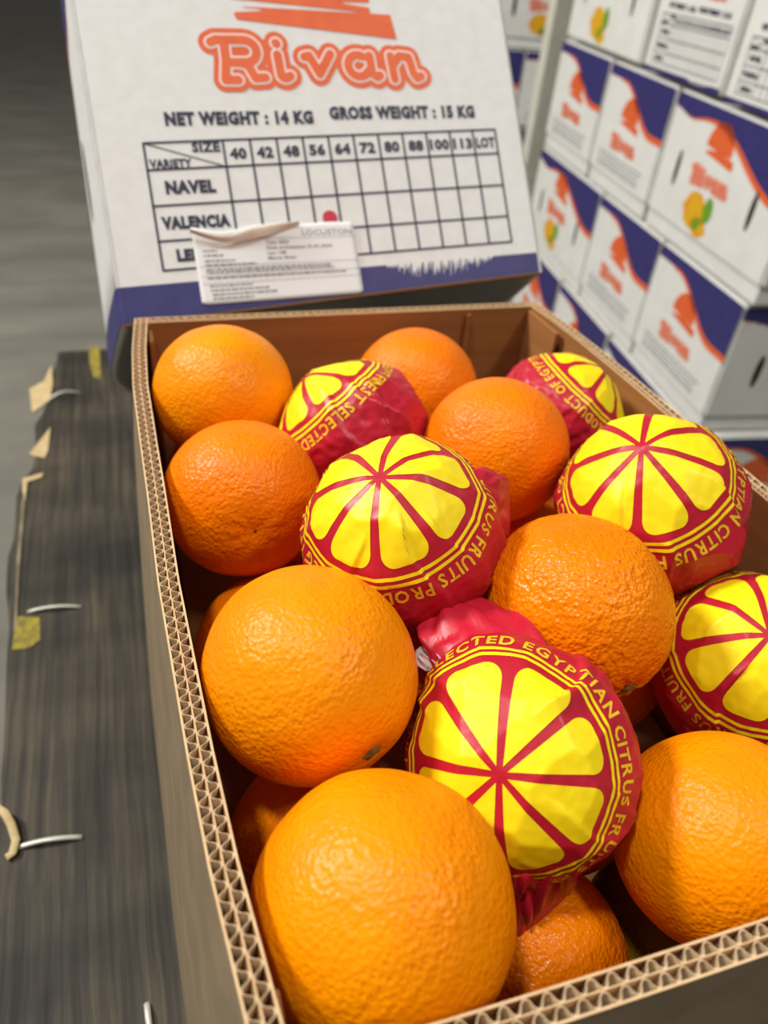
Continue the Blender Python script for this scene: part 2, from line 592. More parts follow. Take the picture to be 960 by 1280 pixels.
def left_bow(y):
    return float(np.interp(-y, [0, .05, .1, .17, .214, .278, .365, .404, .437, .47], [0, -.004, -.006, -.0055, -.005, -.0048, -.002, 0, .003, .006]))


def right_bow(y):
    return float(np.interp(-y, [0, .04, .08, .143, .213, .27, .47], [-.003, .001, .0025, .0025, .001, .0, -.003]))


def bulge(z, amt):
    t = min(1.0, -z / CH)
    return amt * (t ** 0.8) * 0.9


def wall_path(side):
    n = 60
    P = []
    for i in range(n + 1):
        t = i / n
        if side == 'left': P.append((left_bow(-CL * t), -CL * t))
        elif side == 'right': P.append((CW + right_bow(-CL * (1 - t)), -CL * (1 - t)))
        elif side == 'front': P.append((0.006 + (CW - 0.009) * t, -CL - 0.002 * math.sin(math.pi * t)))
        else: P.append((CW - 0.003 - (CW - 0.003) * t, 0.0))
    P = np.array(P)
    d = np.gradient(P, axis=0)
    d /= np.linalg.norm(d, axis=1)[:, None]
    nrm = np.stack([-d[:, 1], d[:, 0]], 1)                          # points into the crate (paths run counter-clockwise seen from above)
    s = np.concatenate([[0], np.cumsum(np.linalg.norm(np.diff(P, axis=0), axis=1))])
    return P, nrm, s


def wall(name, side, amt):
    P, Nn, s = wall_path(side)
    zs = [0, -0.03, -0.08, -0.14, -0.20, -CH + 0.0005]

    def pt(ss, off, zz):
        x = np.interp(ss, s, P[:, 0]); y = np.interp(ss, s, P[:, 1])
        nx = np.interp(ss, s, Nn[:, 0]); ny = np.interp(ss, s, Nn[:, 1])
        o = off - bulge(zz, amt)
        return Vector((x + nx * o, y + ny * o, zz)) - CO
    L = s[-1]

    def sheet(offs, thick, samples, zlist, matl, nm, parent):
        # offs(ss) -> offset of the sheet's outer face; solid sheet
        V, Fc = [], []
        nz = len(zlist); ns = len(samples)
        for ss in samples:
            o = offs(ss)
            for zz in zlist:
                V.append(pt(ss, o, zz)); V.append(pt(ss, o + thick, zz))
        def ix(i, j, k): return (i * nz + j) * 2 + k
        for i in range(ns - 1):
            for j in range(nz - 1):
                Fc.append((ix(i, j, 0), ix(i, j + 1, 0), ix(i + 1, j + 1, 0), ix(i + 1, j, 0)))
                Fc.append((ix(i, j, 1), ix(i + 1, j, 1), ix(i + 1, j + 1, 1), ix(i, j + 1, 1)))
            Fc.append((ix(i, 0, 0), ix(i + 1, 0, 0), ix(i + 1, 0, 1), ix(i, 0, 1)))
            Fc.append((ix(i, nz - 1, 0), ix(i, nz - 1, 1), ix(i + 1, nz - 1, 1), ix(i + 1, nz - 1, 0)))
        for i in (0, ns - 1):
            for j in range(nz - 1):
                Fc.append((ix(i, j, 0), ix(i, j, 1), ix(i, j + 1, 1), ix(i, j + 1, 0)))
        return build(nm, V, Fc, matl, parent, smooth=False)
    S0 = np.linspace(0, L, 61)
    w = sheet(lambda q: 0.0, 0.0005, S0, zs, M_kraft_out, name, crate)
    sheet(lambda q: T2 - 0.0005, 0.0005, S0, zs, M_kraft_in, 'inner_liner', w)
    sheet(lambda q: T1 - 0.0002, 0.0004, S0, [0.0006, -0.05], M_kraft_edge, 'middle_liner', w)
    # pale cut edges of the liners
    sheet(lambda q: -0.0001, 0.0007, S0, [0.0006, 0.00005], M_kraft_edge, 'cut_edge', w)
    sheet(lambda q: T2 - 0.0006, 0.0007, S0, [0.0006, 0.00005], M_kraft_edge, 'cut_edge', w)
    pitch = 0.0061
    n = int(L / pitch) * 10
    Sf = np.linspace(0.001, L - 0.001, n)
    rng = np.random.default_rng(len(name) + len(side))
    ph = rng.uniform(0, 6)
    wob = lambda q: 0.35 * math.sin(q * 55 + ph) + 0.2 * math.sin(q * 131 + ph)
    for base, pp in ((0.0007, 0.0), (T1 + 0.0003, 1.9)):
        amp = (T1 - 0.0012) / 2
        f = lambda q, b=base, pp=pp: b + amp * (1 + math.tanh(1.5 * math.sin(2 * math.pi * q / pitch + pp + wob(q))) / 0.905) - 0.0001
        sheet(f, 0.0004, Sf, [0.0003, -0.045], M_flute, 'fluting', w)
    return w


wall('side_wall', 'left', 0.017)
wall('side_wall', 'right', 0.004)
wall('end_wall', 'back', 0.0)
wall('end_wall', 'front', 0.004)
bm = bmesh.new(); box_bm(bm, 0.0, CW, -CL, -0.0, -CH, -CH + 0.006); bmesh.ops.translate(bm, verts=bm.verts[:], vec=-CO)
bm_obj('base_panel', bm, M_kraft_in, crate)
bm = bmesh.new(); box_bm(bm, 0.012, CW - 0.012, -CL + 0.012, -0.012, -0.186, -0.183); bmesh.ops.translate(bm, verts=bm.verts[:], vec=-CO)
bm_obj('layer_pad', bm, M_kraft_in, crate)


def flap(x0, x1, y0, y1, z0, z1):
    bm = bmesh.new(); box_bm(bm, x0, x1, y0, y1, z0, z1); bmesh.ops.translate(bm, verts=bm.verts[:], vec=-CO)
    return bm_obj('corner_flap', bm, M_kraft_in, crate, bevel=0.0006)


flap(0.2965, 0.2995, -0.056, -0.0095, -0.17, -0.002)
flap(0.0075, 0.0105, -0.030, -0.0095, -0.17, -0.004)
flap(0.2440, 0.2475, -0.0115, -0.0090, -0.17, -0.003)
tag(flap(0.0118, 0.0132, -0.4555, -0.4385, -0.012, -0.0012), 'pale grey corner flap')

# =================================================================== FRUIT
FR = {'O1': ((0.0467, -0.0962, -0.0121), 0.0425), 'O2': ((0.1815, -0.0746, -0.0319), 0.044), 'O3': ((0.0431, -0.1898, -0.0249), 0.0415),
      'O4': ((0.188, -0.1898, -0.0106), 0.0415), 'O5': ((0.1715, -0.3151, -0.0163), 0.0418), 'O6': ((0.0469, -0.3294, -0.0106), 0.041),
      'O7': ((0.0505, -0.4145, -0.026), 0.0412), 'O8': ((0.1889, -0.4135, -0.0502), 0.0405),
      'L1': ((0.049, -0.241, -0.0898), 0.041), 'L2': ((0.0491, -0.3528, -0.0954), 0.041), 'L3': ((0.119, -0.411, -0.110), 0.0405),
      'L4': ((0.197, -0.409, -0.142), 0.0375), 'L5': ((0.1276, -0.2646, -0.0846), 0.041), 'L6': ((0.1665, -0.3495, -0.106), 0.036),
      'L7': ((0.2156, -0.2032, -0.0893), 0.0405), 'L9': ((0.1084, -0.1848, -0.0912), 0.0405),
      'L10': ((0.2186, -0.2842, -0.0938), 0.0405), 'L11': ((0.0503, -0.0644, -0.09), 0.0405), 'L14': ((0.2524, -0.1314, -0.0985), 0.0405)}
WR = {'W1': ((0.1158, -0.1466, -0.0188), 0.043), 'W2': ((0.2551, -0.1423, -0.0203), 0.040), 'W3': ((0.1032, -0.2692, 0.0011), 0.0435),
      'W4': ((0.2385, -0.2672, -0.003), 0.045), 'W5': ((0.26, -0.3398, -0.0487), 0.043), 'W6': ((0.1190, -0.374, -0.030), 0.0415)}


def ball_mesh(name, seed, mt, dimple=0.05, grooves=0.0, lump=0.012, coarse=0.0):
    bm = bmesh.new()
    bmesh.ops.create_icosphere(bm, subdivisions=6 if name == 'orange_skin' else 5, radius=1.0)
    off = Vector((seed * 3.7, seed * 1.3, seed * 2.1))
    for v in bm.verts:
        d = v.co.normalized()
        th = math.acos(max(-1, min(1, d.z)))
        r = 1.0 + lump * noise.noise(d * 1.6 + off) + lump * 0.35 * noise.noise(d * 4.5 + off)
        r += coarse * noise.noise(d * 16 + off)
        r -= dimple * math.exp(-(th / 0.16) ** 2) + 0.02 * math.exp(-(th / 0.45) ** 2)
        if grooves:
            az = math.atan2(d.y, d.x)
            r -= grooves * (0.5 + 0.5 * math.cos(az * 9 + 2 * noise.noise(d * 3 + off))) * math.exp(-((th - 0.22) / 0.16) ** 2)
        r -= 0.02 * math.exp(-((math.pi - th) / 0.3) ** 2)
        v.co = d * r
    me = bpy.data.meshes.new(name)
    bm.to_mesh(me); bm.free()
    me.materials.append(mt)
    me.polygons.foreach_set('use_smooth', [True] * len(me.polygons))
    return me


def calyx_mesh():
    V = [(0, 0, 0.965)]
    n = 20
    for ring, rr, zz in ((0, 0.03, 0.962), (1, 0.065, 0.952), (2, 0.098, 0.938)):
        for k in range(n):
            a = 2 * math.pi * k / n
            q = rr * (1 + (0.28 * math.cos(5 * a) if ring else 0))
            V.append((q * math.cos(a), q * math.sin(a), zz))
    Fc = [(0, 1 + k, 1 + (k + 1) % n) for k in range(n)]
    for r_ in (0, 1):
        Fc += [(1 + r_ * n + k, 1 + (r_ + 1) * n + k, 1 + (r_ + 1) * n + (k + 1) % n, 1 + r_ * n + (k + 1) % n) for k in range(n)]
    return mesh('stem_end', V, Fc, M_stem, True)


ME_calyx = calyx_mesh()
nav = bmesh.new(); bmesh.ops.create_icosphere(nav, subdivisions=2, radius=0.022)
for v in nav.verts: v.co = Vector((v.co.x, v.co.y, v.co.z * 0.4 + 0.936))
ME_navel = bpy.data.meshes.new('navel'); nav.to_mesh(ME_navel); nav.free(); ME_navel.materials.append(M_navel)
SKIN = {'bright': ball_mesh('orange_skin', 1, M_peel), 'bright2': ball_mesh('orange_skin', 2, M_peel, lump=0.018),
        'deep': ball_mesh('orange_skin', 3, M_peel_deep, grooves=0.015), 'rough': ball_mesh('orange_skin', 4, M_peel_rough, grooves=0.03, coarse=0.006),
        'navel': ball_mesh('orange_skin', 5, M_peel_deep, dimple=0.045, grooves=0.012), 'green': ball_mesh('orange_skin_low', 6, M_peel_green)}


def orange(key, skin, axis, label, group=None, stretch=1.0, end='stem', spin=0.0, squash=1.0):
    c, r = FR[key]
    o = empty('orange', c, label, 'orange', group)
    a = Vector(axis).normalized()
    o.rotation_euler = (a.to_track_quat('Z', 'Y').to_matrix() @ Matrix.Rotation(spin, 3, 'Z')).to_euler()
    o.scale = (r * squash, r * squash, r * stretch)
    obj('peel', SKIN[skin], o)
    if end == 'stem': obj('stem_end', ME_calyx, o)
    if end == 'navel': obj('navel', ME_navel, o)
    return o


def ax(key, u, v):
    c, r = FR[key]
    return sphere_hit(u, v, c, r)


G1 = 'unwrapped oranges in the crate'
orange('O1', 'bright2', (-0.3, 0.6, -0.8), 'unwrapped orange in the far left corner of the crate', G1)
orange('O2', 'deep', (0.4, 0.7, -0.5), 'unwrapped orange against the middle of the far crate wall', G1)
orange('O3', 'navel', ax('O3', 320, 667), 'orange by the left wall with a small dark navel scar facing front', G1, 1.0, 'navel')
orange('O4', 'deep', (0.6, 0.5, -0.6), 'orange behind and between the two most central red wraps', G1, spin=1.0)
orange('O5', 'rough', ax('O5', 786, 862), 'pebbly oval orange with its stem end low on the right, centre right', G1, 1.05)
orange('O6', 'bright', ax('O6', 468, 944), 'large smooth orange by the left wall, just behind the nearest orange', G1, 1.03, spin=0.7, squash=0.99)
orange('O7', 'bright2', (-0.2, -0.5, -0.8), 'largest nearest orange at the bottom of the picture', G1, spin=2.0)
orange('O8', 'bright', (0.7, -0.2, -0.7), 'orange in the near right part of the crate by the front wall', G1, spin=3.0)
G2 = 'oranges of the lower layer'
orange('L1', 'deep', (0, 0, -1), 'shaded lower orange peeping out beside the left wall behind the large smooth one', G2)
orange('L2', 'deep', (0.3, 0, -1), 'dark shaded orange low by the left wall beside the nearest orange', G2, spin=2)
orange('L3', 'rough', (-0.75, -0.35, 0.35), 'deep orange pebbly fruit low at the front wall below the front red wrap', G2)
orange('L4', 'green', (0.2, 0, -1), 'greenish orange deep down at the front wall', G2)
for k, lab in (('L5', 'orange deep in the gap between the large smooth orange and the two central wraps'),
               ('L6', 'dim lower orange in the gap right of the front red wrap'),
               ('L7', 'lower orange glimpsed between the oval pebbly orange and the one behind it'),
               ('L9', 'lower orange glimpsed between the navel-scarred orange and the middle wrap'),
               ('L10', 'shaded lower orange under the stem end of the oval pebbly orange'),
               ('L11', 'lower orange barely showing in the dark below the far left corner orange'),
               ('L14', 'lower orange barely showing under the edge of the far right wraps')):
    orange(k, 'deep', (0.3, 0.2, -1), lab, G2, end=None)

# ---- printed tissue wraps
RHO = 0.0435                                                        # nominal ball the print was designed for


def petals(X, Y):
    rho = np.hypot(X, Y)
    al = np.arctan2(Y, X)
    k = np.floor((al + math.pi / 8) / (math.pi / 4))
    a = np.abs(al - k * math.pi / 4)                                # 0 at petal centre, pi/8 at spoke
    side = rho * np.sin(a - math.pi / 8) + 0.0010 + 0.040 * rho      # signed distance to the spoke
    out = rho * np.cos(a * 0.8) - 0.0382
    q = 0.0072                                                      # rounded outer corners
    u = np.maximum(side + q, 0); v = np.maximum(out + q, 0)
    return np.minimum(np.maximum(side + q, out + q), 0) + np.hypot(u, v) - q


def rings(X, Y):
    rho = np.hypot(X, Y)
    return np.minimum(np.abs(rho - 0.0425) - 0.00075, np.abs(rho - 0.0455) - 0.00075)


PET = iso(petals, -0.042, 0.042, -0.042, 0.042, 0.0007)
RIN = iso(rings, -0.048, 0.048, -0.048, 0.048, 0.00045)
PHRASE = 'FINEST SELECTED EGYPTIAN CITRUS FRUITS PRODUCT OF EGYPT '


def ridge(x): return 1.0 - abs(x)


def wrap(key, pole_px, ref_px, ref_char, label, seed, spoke=0.0, bumps=(), ears=(), folds=(), wrinkle=1.0):
    c, R0 = WR[key]
    c = np.array(c)
    root = empty('wrapped_orange', c, label, 'wrapped orange', 'oranges in printed red tissue')
    n = sphere_hit(*pole_px, c, R0)
    e1 = CAM_R[0] - n * (CAM_R[0] @ n); e1 /= np.linalg.norm(e1)
    e2 = np.cross(n, e1)
    rng = np.random.default_rng(seed)
    # polyhedral paper: the surface is the nearest of many tangent planes
    NP = 120
    pn = rng.normal(size=(NP, 3)); pn /= np.linalg.norm(pn, axis=1)[:, None]
    cosp = pn @ n
    ph = R0 * (1.0 + rng.uniform(0, 0.02, NP) + np.where(cosp < 0.45, rng.uniform(0, 0.05, NP) * wrinkle, 0))
    nth, naz = 130, 220
    pleat = [(rng.uniform(0, 2 * math.pi), rng.uniform(0.02, 0.05), rng.uniform(0.05, 0.13)) for _ in range(13)]
    V = []
    off = Vector((seed * 5.1, 0, 0))
    TH = [math.pi * (i / nth) for i in range(nth + 1)]
    for i, th in enumerate(TH):
        az = np.arange(naz) * 2 * math.pi / naz
        D = (np.sin(th) * np.cos(az))[:, None] * e1 + (np.sin(th) * np.sin(az))[:, None] * e2 + math.cos(th) * n
        dots = D @ pn.T
        cand = np.where(dots > 0.2, ph / np.maximum(dots, 0.2), 1e9)
        srt = np.partition(cand, 2, axis=1)[:, :3]
        r = srt.min(axis=1)
        r = r * 0.75 + R0 * 1.008 * 0.25
        low_ = np.clip((th - 0.75) / 0.7, 0, 1)
        for a0, amp, wd in pleat:
            da = (az - a0 - 0.18 * math.sin(th * 3 + a0) + math.pi) % (2 * math.pi) - math.pi
            r = r + R0 * amp * 0.7 * wrinkle * low_ * np.where(da > 0, np.clip(1 - da / (wd * 0.35), 0, 1), np.clip(1 + da / (wd * 2.2), 0, 1))
        for (fu, fv, ts, amp, wd) in folds:                         # a pleat of paper lapping over the print
            fd = sphere_hit(fu, fv, c, R0)
            fa = math.atan2(fd @ e2, fd @ e1)
            da = (az - fa - 0.10 * math.sin(th * 5 + fu) + math.pi) % (2 * math.pi) - math.pi
            g = min(1.0, max(0.0, (th - ts) / 0.22)) * max(0.0, 1 - max(0, th - ts - 0.9))
            r = r + R0 * amp * g * np.where(da > 0, np.clip(1 - da / 0.035, 0, 1), np.clip(1 + da / wd, 0, 1) ** 1.5)
        for (bd, amp, wd) in bumps:
            ang = np.arccos(np.clip(D @ bd, -1, 1))
            r = r + R0 * amp * np.exp(-(ang / wd) ** 2)
        for q in range(naz):
            dd = Vector(D[q])
            rr = r[q] + R0 * 0.012 * wrinkle * low_ * (1 - 2 * abs(noise.noise(dd * 7 + off))) + R0 * 0.004 * noise.noise(dd * 11 + off)
            V.append(D[q] * rr)
    V = np.array(V)
    # paper yields where it presses on a neighbour
    for (nc, nr) in list(FR.values()):
        nc = np.array(nc) - c
        d = V - nc
        L = np.linalg.norm(d, axis=1)
        lim = nr * 1.012 + 0.0003
        msk = L < lim
        if msk.any(): V[msk] = nc + d[msk] / L[msk][:, None] * lim
    for k2 in WR:
        if k2 == key: continue
        oc = np.array(WR[k2][0]) - c
        dist = np.linalg.norm(oc); u = oc / dist
        lim = dist * R0 / (R0 + WR[k2][1]) - 0.0003
        if lim > R0 * 1.25: continue
        pr = V @ u
        msk = pr > lim
        V[msk] -= (pr[msk] - lim)[:, None] * u
    # stay inside the crate walls and off the pad
    V[:, 0] = np.clip(V[:, 0], 0.010 - c[0], 0.2955 - c[0])
    V[:, 1] = np.clip(V[:, 1], None, -0.0125 - c[1])
    V[:, 2] = np.maximum(V[:, 2], -0.181 - c[2])
    Fc = []
    for i in range(nth):
        for q in range(naz):
            a, b = i * naz + q, i * naz + (q + 1) % naz
            Fc.append((a, a + naz, b + naz, b))
    me = mesh('paper_wrap', V, Fc, M_paper, True)
    bmw = bmesh.new(); bmw.from_mesh(me); bmesh.ops.remove_doubles(bmw, verts=bmw.verts[:], dist=1e-7)
    bmesh.ops.recalc_face_normals(bmw, faces=bmw.faces[:])
    bmw.to_mesh(me); 
    bvh = BVHTree.FromBMesh(bmw)
    bmw.free()
    obj('paper_wrap', me, root)

    def project(pts, lift):
        out = []
        for x, y in pts:
            rho = math.hypot(x, y); th = rho / RHO; az = math.atan2(y, x)
            d = Vector(math.sin(th) * math.cos(az) * e1 + math.sin(th) * math.sin(az) * e2 + math.cos(th) * n)
            hit = bvh.ray_cast(d * R0 * 2.2, -d)
            if hit[0] is None: out.append(d * R0); continue
            nn = hit[1] if hit[1].dot(d) > 0 else -hit[1]
            out.append(hit[0] + (nn * 0.4 + d * 0.6) * lift)
        return out
    cs, sn = math.cos(spoke), math.sin(spoke)
    rot = lambda P: [(x * cs - y * sn, x * sn + y * cs) for x, y in P]
    build('citrus_print', project(rot(PET[0]), 0.00022) + project(RIN[0], 0.00022), list(PET[1]) + [[i + len(PET[0]) for i in f] for f in RIN[1]], M_yellow, root, True)
    # circular lettering, read clockwise with its tops outwards
    rd = sphere_hit(*ref_px, c, R0)
    az0 = math.atan2(rd @ e2, rd @ e1)
    size = 0.0086
    base = 0.0482
    adv = []
    for ch in PHRASE:
        adv.append(0.0028 if ch == ' ' else text2d(ch, size, 0.00022, 'LEFT', 0.0016)[2] + 0.0011)
    tot = sum(adv)
    circ = 2 * math.pi * math.sin((base + 0.003) / RHO)
    pos = np.cumsum([0] + adv)
    TV, TF = [], []
    for i, ch in enumerate(PHRASE):
        if ch == ' ': continue
        v, f, w = text2d(ch, size, 0.00022, 'LEFT', 0.0016)
        x0 = min(q[0] for q in v)
        pts = []
        for (x, y) in v:
            s = pos[i] + (x - x0) - pos[ref_char]
            a = az0 - s / tot * 2 * math.pi
            rr = base + y
            pts.append((rr * math.cos(a), rr * math.sin(a)))
        o = len(TV)
        TV += project(pts, 0.00022)
        TF += [[k + o for k in q] for q in f]
    build('lettering', TV, TF, M_lettering, root, True)
    for e in ears:
        ear(root, c, R0, bvh, seed, *e)
    return root


def ear(root, c, R0, bvh, seed, base_px, tip_px, rise, mt=None):
    """a crumpled free corner of tissue: from a line on the wrap out to a free edge"""
    def on_wrap(u, v):
        d = sphere_hit(u, v, c, R0)
        hit = bvh.ray_cast(Vector(d) * R0 * 2.2, -Vector(d))
        return np.array(hit[0]) if hit[0] is not None else d * R0

    def free(u, v, back):
        dd = px_ray(u, v)
        return CAM_C + dd * (np.linalg.norm(c - CAM_C) + back) - c
    nb, nt = 26, 16
    B = [on_wrap(*p_) * 0.99 for p_ in base_px]
    T = [free(*p_) for p_ in tip_px]
    def samp(Q, t):
        x = np.linspace(0, 1, len(Q))
        return np.array([np.interp(t, x, [q[k] for q in Q]) for k in range(3)])
    V = []
    for j in range(nt + 1):
        s = j / nt
        for i in range(nb + 1):
            t = i / nb
            p_ = samp(B, t) * (1 - s) + samp(T, t) * s
            q = Vector(p_) * 90
            w = 0.0028 * min(1.0, rise / 0.002) * math.sin(math.pi * min(1, s * 1.2))
            f1 = (abs(noise.noise(Vector((t * 5 + seed, s * 2.2 + t * 2, 1.0)))) - 0.25) * 2.2
            p_ = p_ + (p_ / np.linalg.norm(p_)) * (w * f1 * 1.6 + rise * math.sin(math.pi * s) * 0.5) 
            V.append(p_)
    Fc = [(j * (nb + 1) + i, j * (nb + 1) + i + 1, (j + 1) * (nb + 1) + i + 1, (j + 1) * (nb + 1) + i) for j in range(nt) for i in range(nb)]
    o = build('paper_corner', V, Fc, mt or M_paper, root, True)
    md = o.modifiers.new('thick', 'SOLIDIFY'); md.thickness = 0.00025
    return o


def dirn(key, u, v):
    c, r = WR[key]
    return sphere_hit(u, v, np.array(c), r)


wrap('W1', (374, 466), (384, 548), 14, 'red wrapped orange in the far left, behind the navel-scarred orange', 11, 0.3,
     folds=[(425, 520, 0.5, 0.04, 0.3), (470, 500, 0.8, 0.05, 0.25), (500, 520, 0.9, 0.05, 0.25)], wrinkle=1.3)
wrap('W2', (758, 460), (735, 527), 42, 'red wrapped orange in the far right corner of the crate', 12, 0.15, wrinkle=1.1)
wrap('W3', (475, 598), (602, 640), 29, 'red wrapped orange in the very middle with a raised paper corner on its right', 13, 0.25,
     ears=[([(575, 590), (600, 610), (618, 640), (620, 690)], [(606, 583, -0.004), (637, 599, 0.0), (638, 655, 0.008), (632, 700, 0.02)], 0.0008)],
     folds=[(516, 680, 0.35, 0.045, 0.45), (560, 665, 0.45, 0.03, 0.3), (452, 690, 0.5, 0.03, 0.3)])
wrap('W4', (803, 566), (893, 638), 25, 'red wrapped orange against the right wall, peaked like a tent', 14, 0.1,
     bumps=[(dirn('W4', 795, 535), 0.07, 0.45)], folds=[(770, 650, 0.35, 0.035, 0.4), (890, 610, 0.5, 0.04, 0.35)])
wrap('W5', (962, 795), (865, 882), 32, 'red wrapped orange cut by the right picture edge', 15, 0.35, folds=[(925, 850, 0.3, 0.045, 0.4), (870, 800, 0.6, 0.03, 0.3)])
wrap('W6', (625, 968), (775, 905), 25, 'red wrapped orange at the front with a twisted paper tuft at its top left', 16, 0.32,
     bumps=[(dirn('W6', 600, 830), 0.16, 0.6)],
     folds=[(697, 868, 0.5, 0.05, 0.3), (560, 880, 0.6, 0.035, 0.3), (735, 1030, 0.35, 0.025, 0.35), (540, 905, 0.75, 0.04, 0.2)],
     ears=[([(555, 850), (585, 800), (640, 800), (690, 830)], [(520, 785, 0.012), (548, 742, 0.02), (600, 745, 0.022), (655, 770, 0.02)], 0.004),
           ([(640, 1090), (680, 1085), (720, 1060)], [(650, 1185, 0.02), (668, 1165, 0.022), (716, 1110, 0.02)], 0.002),
           ([(535, 835), (545, 815)], [(514, 830, 0.012), (520, 812, 0.016), (538, 798, 0.02)], 0.002, M_tissue)])
# =================================================================== LID leaning on the far end of the crate
LO = np.array([-0.0095, 0.0285, 0.004])
EX = np.array([0.99921, 0.00661, 0.0393])
EU = np.array([-0.0350, 0.6070, 0.7940])
EX = EX / np.linalg.norm(EX); EU = EU - EX * (EU @ EX); EU /= np.linalg.norm(EU)
EN = np.cross(EX, EU)                                               # towards the viewer
LW, LH, LD = 0.335, 0.285, 0.438
lid = empty('carton_lid', LO, 'white carton lid leaning behind the crate, with weight table and a torn paper label', 'carton lid')
lid.rotation_euler = Matrix(((EX[0], EU[0], EN[0]), (EX[1], EU[1], EN[1]), (EX[2], EU[2], EN[2]))).to_euler()
TL = 0.005


def side_x(w, v, s):
    """outward bulge of the long side panels: w = depth behind the end panel, v = height"""
    return s * 0.020 * math.sin(math.pi * min(1, max(0, w / LD))) * (1.0 - 0.35 * v / LH)


def rim_drop(w, s):
    return (BOT0 if s < 0 else BOT1) * max(0.0, 1 - w / 0.38) - (0.008 * math.sin(math.pi * min(1, w / 0.30)) if s < 0 else 0)


# end panel towards the viewer
BOT0, BOT1 = -0.0185, -0.0030                                        # the open edge is cut slightly askew


def rim_y(x): return BOT0 + (BOT1 - BOT0) * x / LW


bm = bmesh.new(); vs_ = box_bm(bm, 0.0, LW, 0.0, LH, -TL, 0.0)
for v_ in vs_:
    if v_.co.y < 0.01: v_.co.y = rim_y(v_.co.x)
bmesh.ops.bevel(bm, geom=[e for e in bm.edges if abs(e.verts[0].co.z) < 1e-6 and abs(e.verts[1].co.z) < 1e-6 and abs(e.verts[0].co.y - e.verts[1].co.y) > 0.1], offset=0.003, segments=3, affect='EDGES')
endp = bm_obj('end_panel', bm, M_white, lid)
for s, nm in ((-1, 'side_panel'), (1, 'side_panel')):
    V, Fc = [], []
    nw, nv = 24, 8
    for i in range(nw + 1):
        w = LD * i / nw
        for j in range(nv + 1):
            v = LH * j / nv
            y = v if j else rim_drop(w, s)
            x = (0.0 if s < 0 else LW) + side_x(w, v, s)
            V.append((x, y, -0.001 - w)); V.append((x - s * TL, y, -0.001 - w))
    ix = lambda i, j, k: (i * (nv + 1) + j) * 2 + k
    for i in range(nw):
        for j in range(nv):
            Fc.append((ix(i, j, 0), ix(i + 1, j, 0), ix(i + 1, j + 1, 0), ix(i, j + 1, 0)))
            Fc.append((ix(i, j, 1), ix(i, j + 1, 1), ix(i + 1, j + 1, 1), ix(i + 1, j, 1)))
        Fc.append((ix(i, 0, 0), ix(i, 0, 1), ix(i + 1, 0, 1), ix(i + 1, 0, 0)))
        Fc.append((ix(i, nv, 0), ix(i + 1, nv, 0), ix(i + 1, nv, 1), ix(i, nv, 1)))
    sp = build(nm, V, Fc, M_white, lid, True)
    if s < 0: sideL = sp
bm = bmesh.new(); box_bm(bm, 0.001, LW - 0.001, LH - TL, LH, -LD, -TL - 0.0002); bm_obj('top_panel', bm, M_white, lid)
bm = bmesh.new(); box_bm(bm, 0.006, LW - 0.006, 0.0, LH - TL - 0.0002, -LD, -LD + TL); bm_obj('end_panel', bm, M_white, lid)
# brown board inside and the raw cut edge of the rim
bm = bmesh.new(); vs_ = box_bm(bm, 0.006, LW - 0.006, 0.0, LH - TL - 0.001, -TL - 0.0016, -TL - 0.0002)
for v_ in vs_:
    if v_.co.y < 0.01: v_.co.y = rim_y(v_.co.x) + 0.0008
bm_obj('inner_liner', bm, M_kraft_in, lid)
bm = bmesh.new(); vs_ = box_bm(bm, 0.0006, LW - 0.0006, -0.0012, -0.0001, -TL + 0.0002, -0.0004)
for v_ in vs_: v_.co.y += rim_y(v_.co.x)
bm_obj('cut_edge', bm, M_kraft_in, lid)

BR = brand_flats(3.0)
# placement of the brand on the end panel (panel metres)
BX, BY, BS = 0.088 - 155 * 0.000233, 0.1545, 0.000233


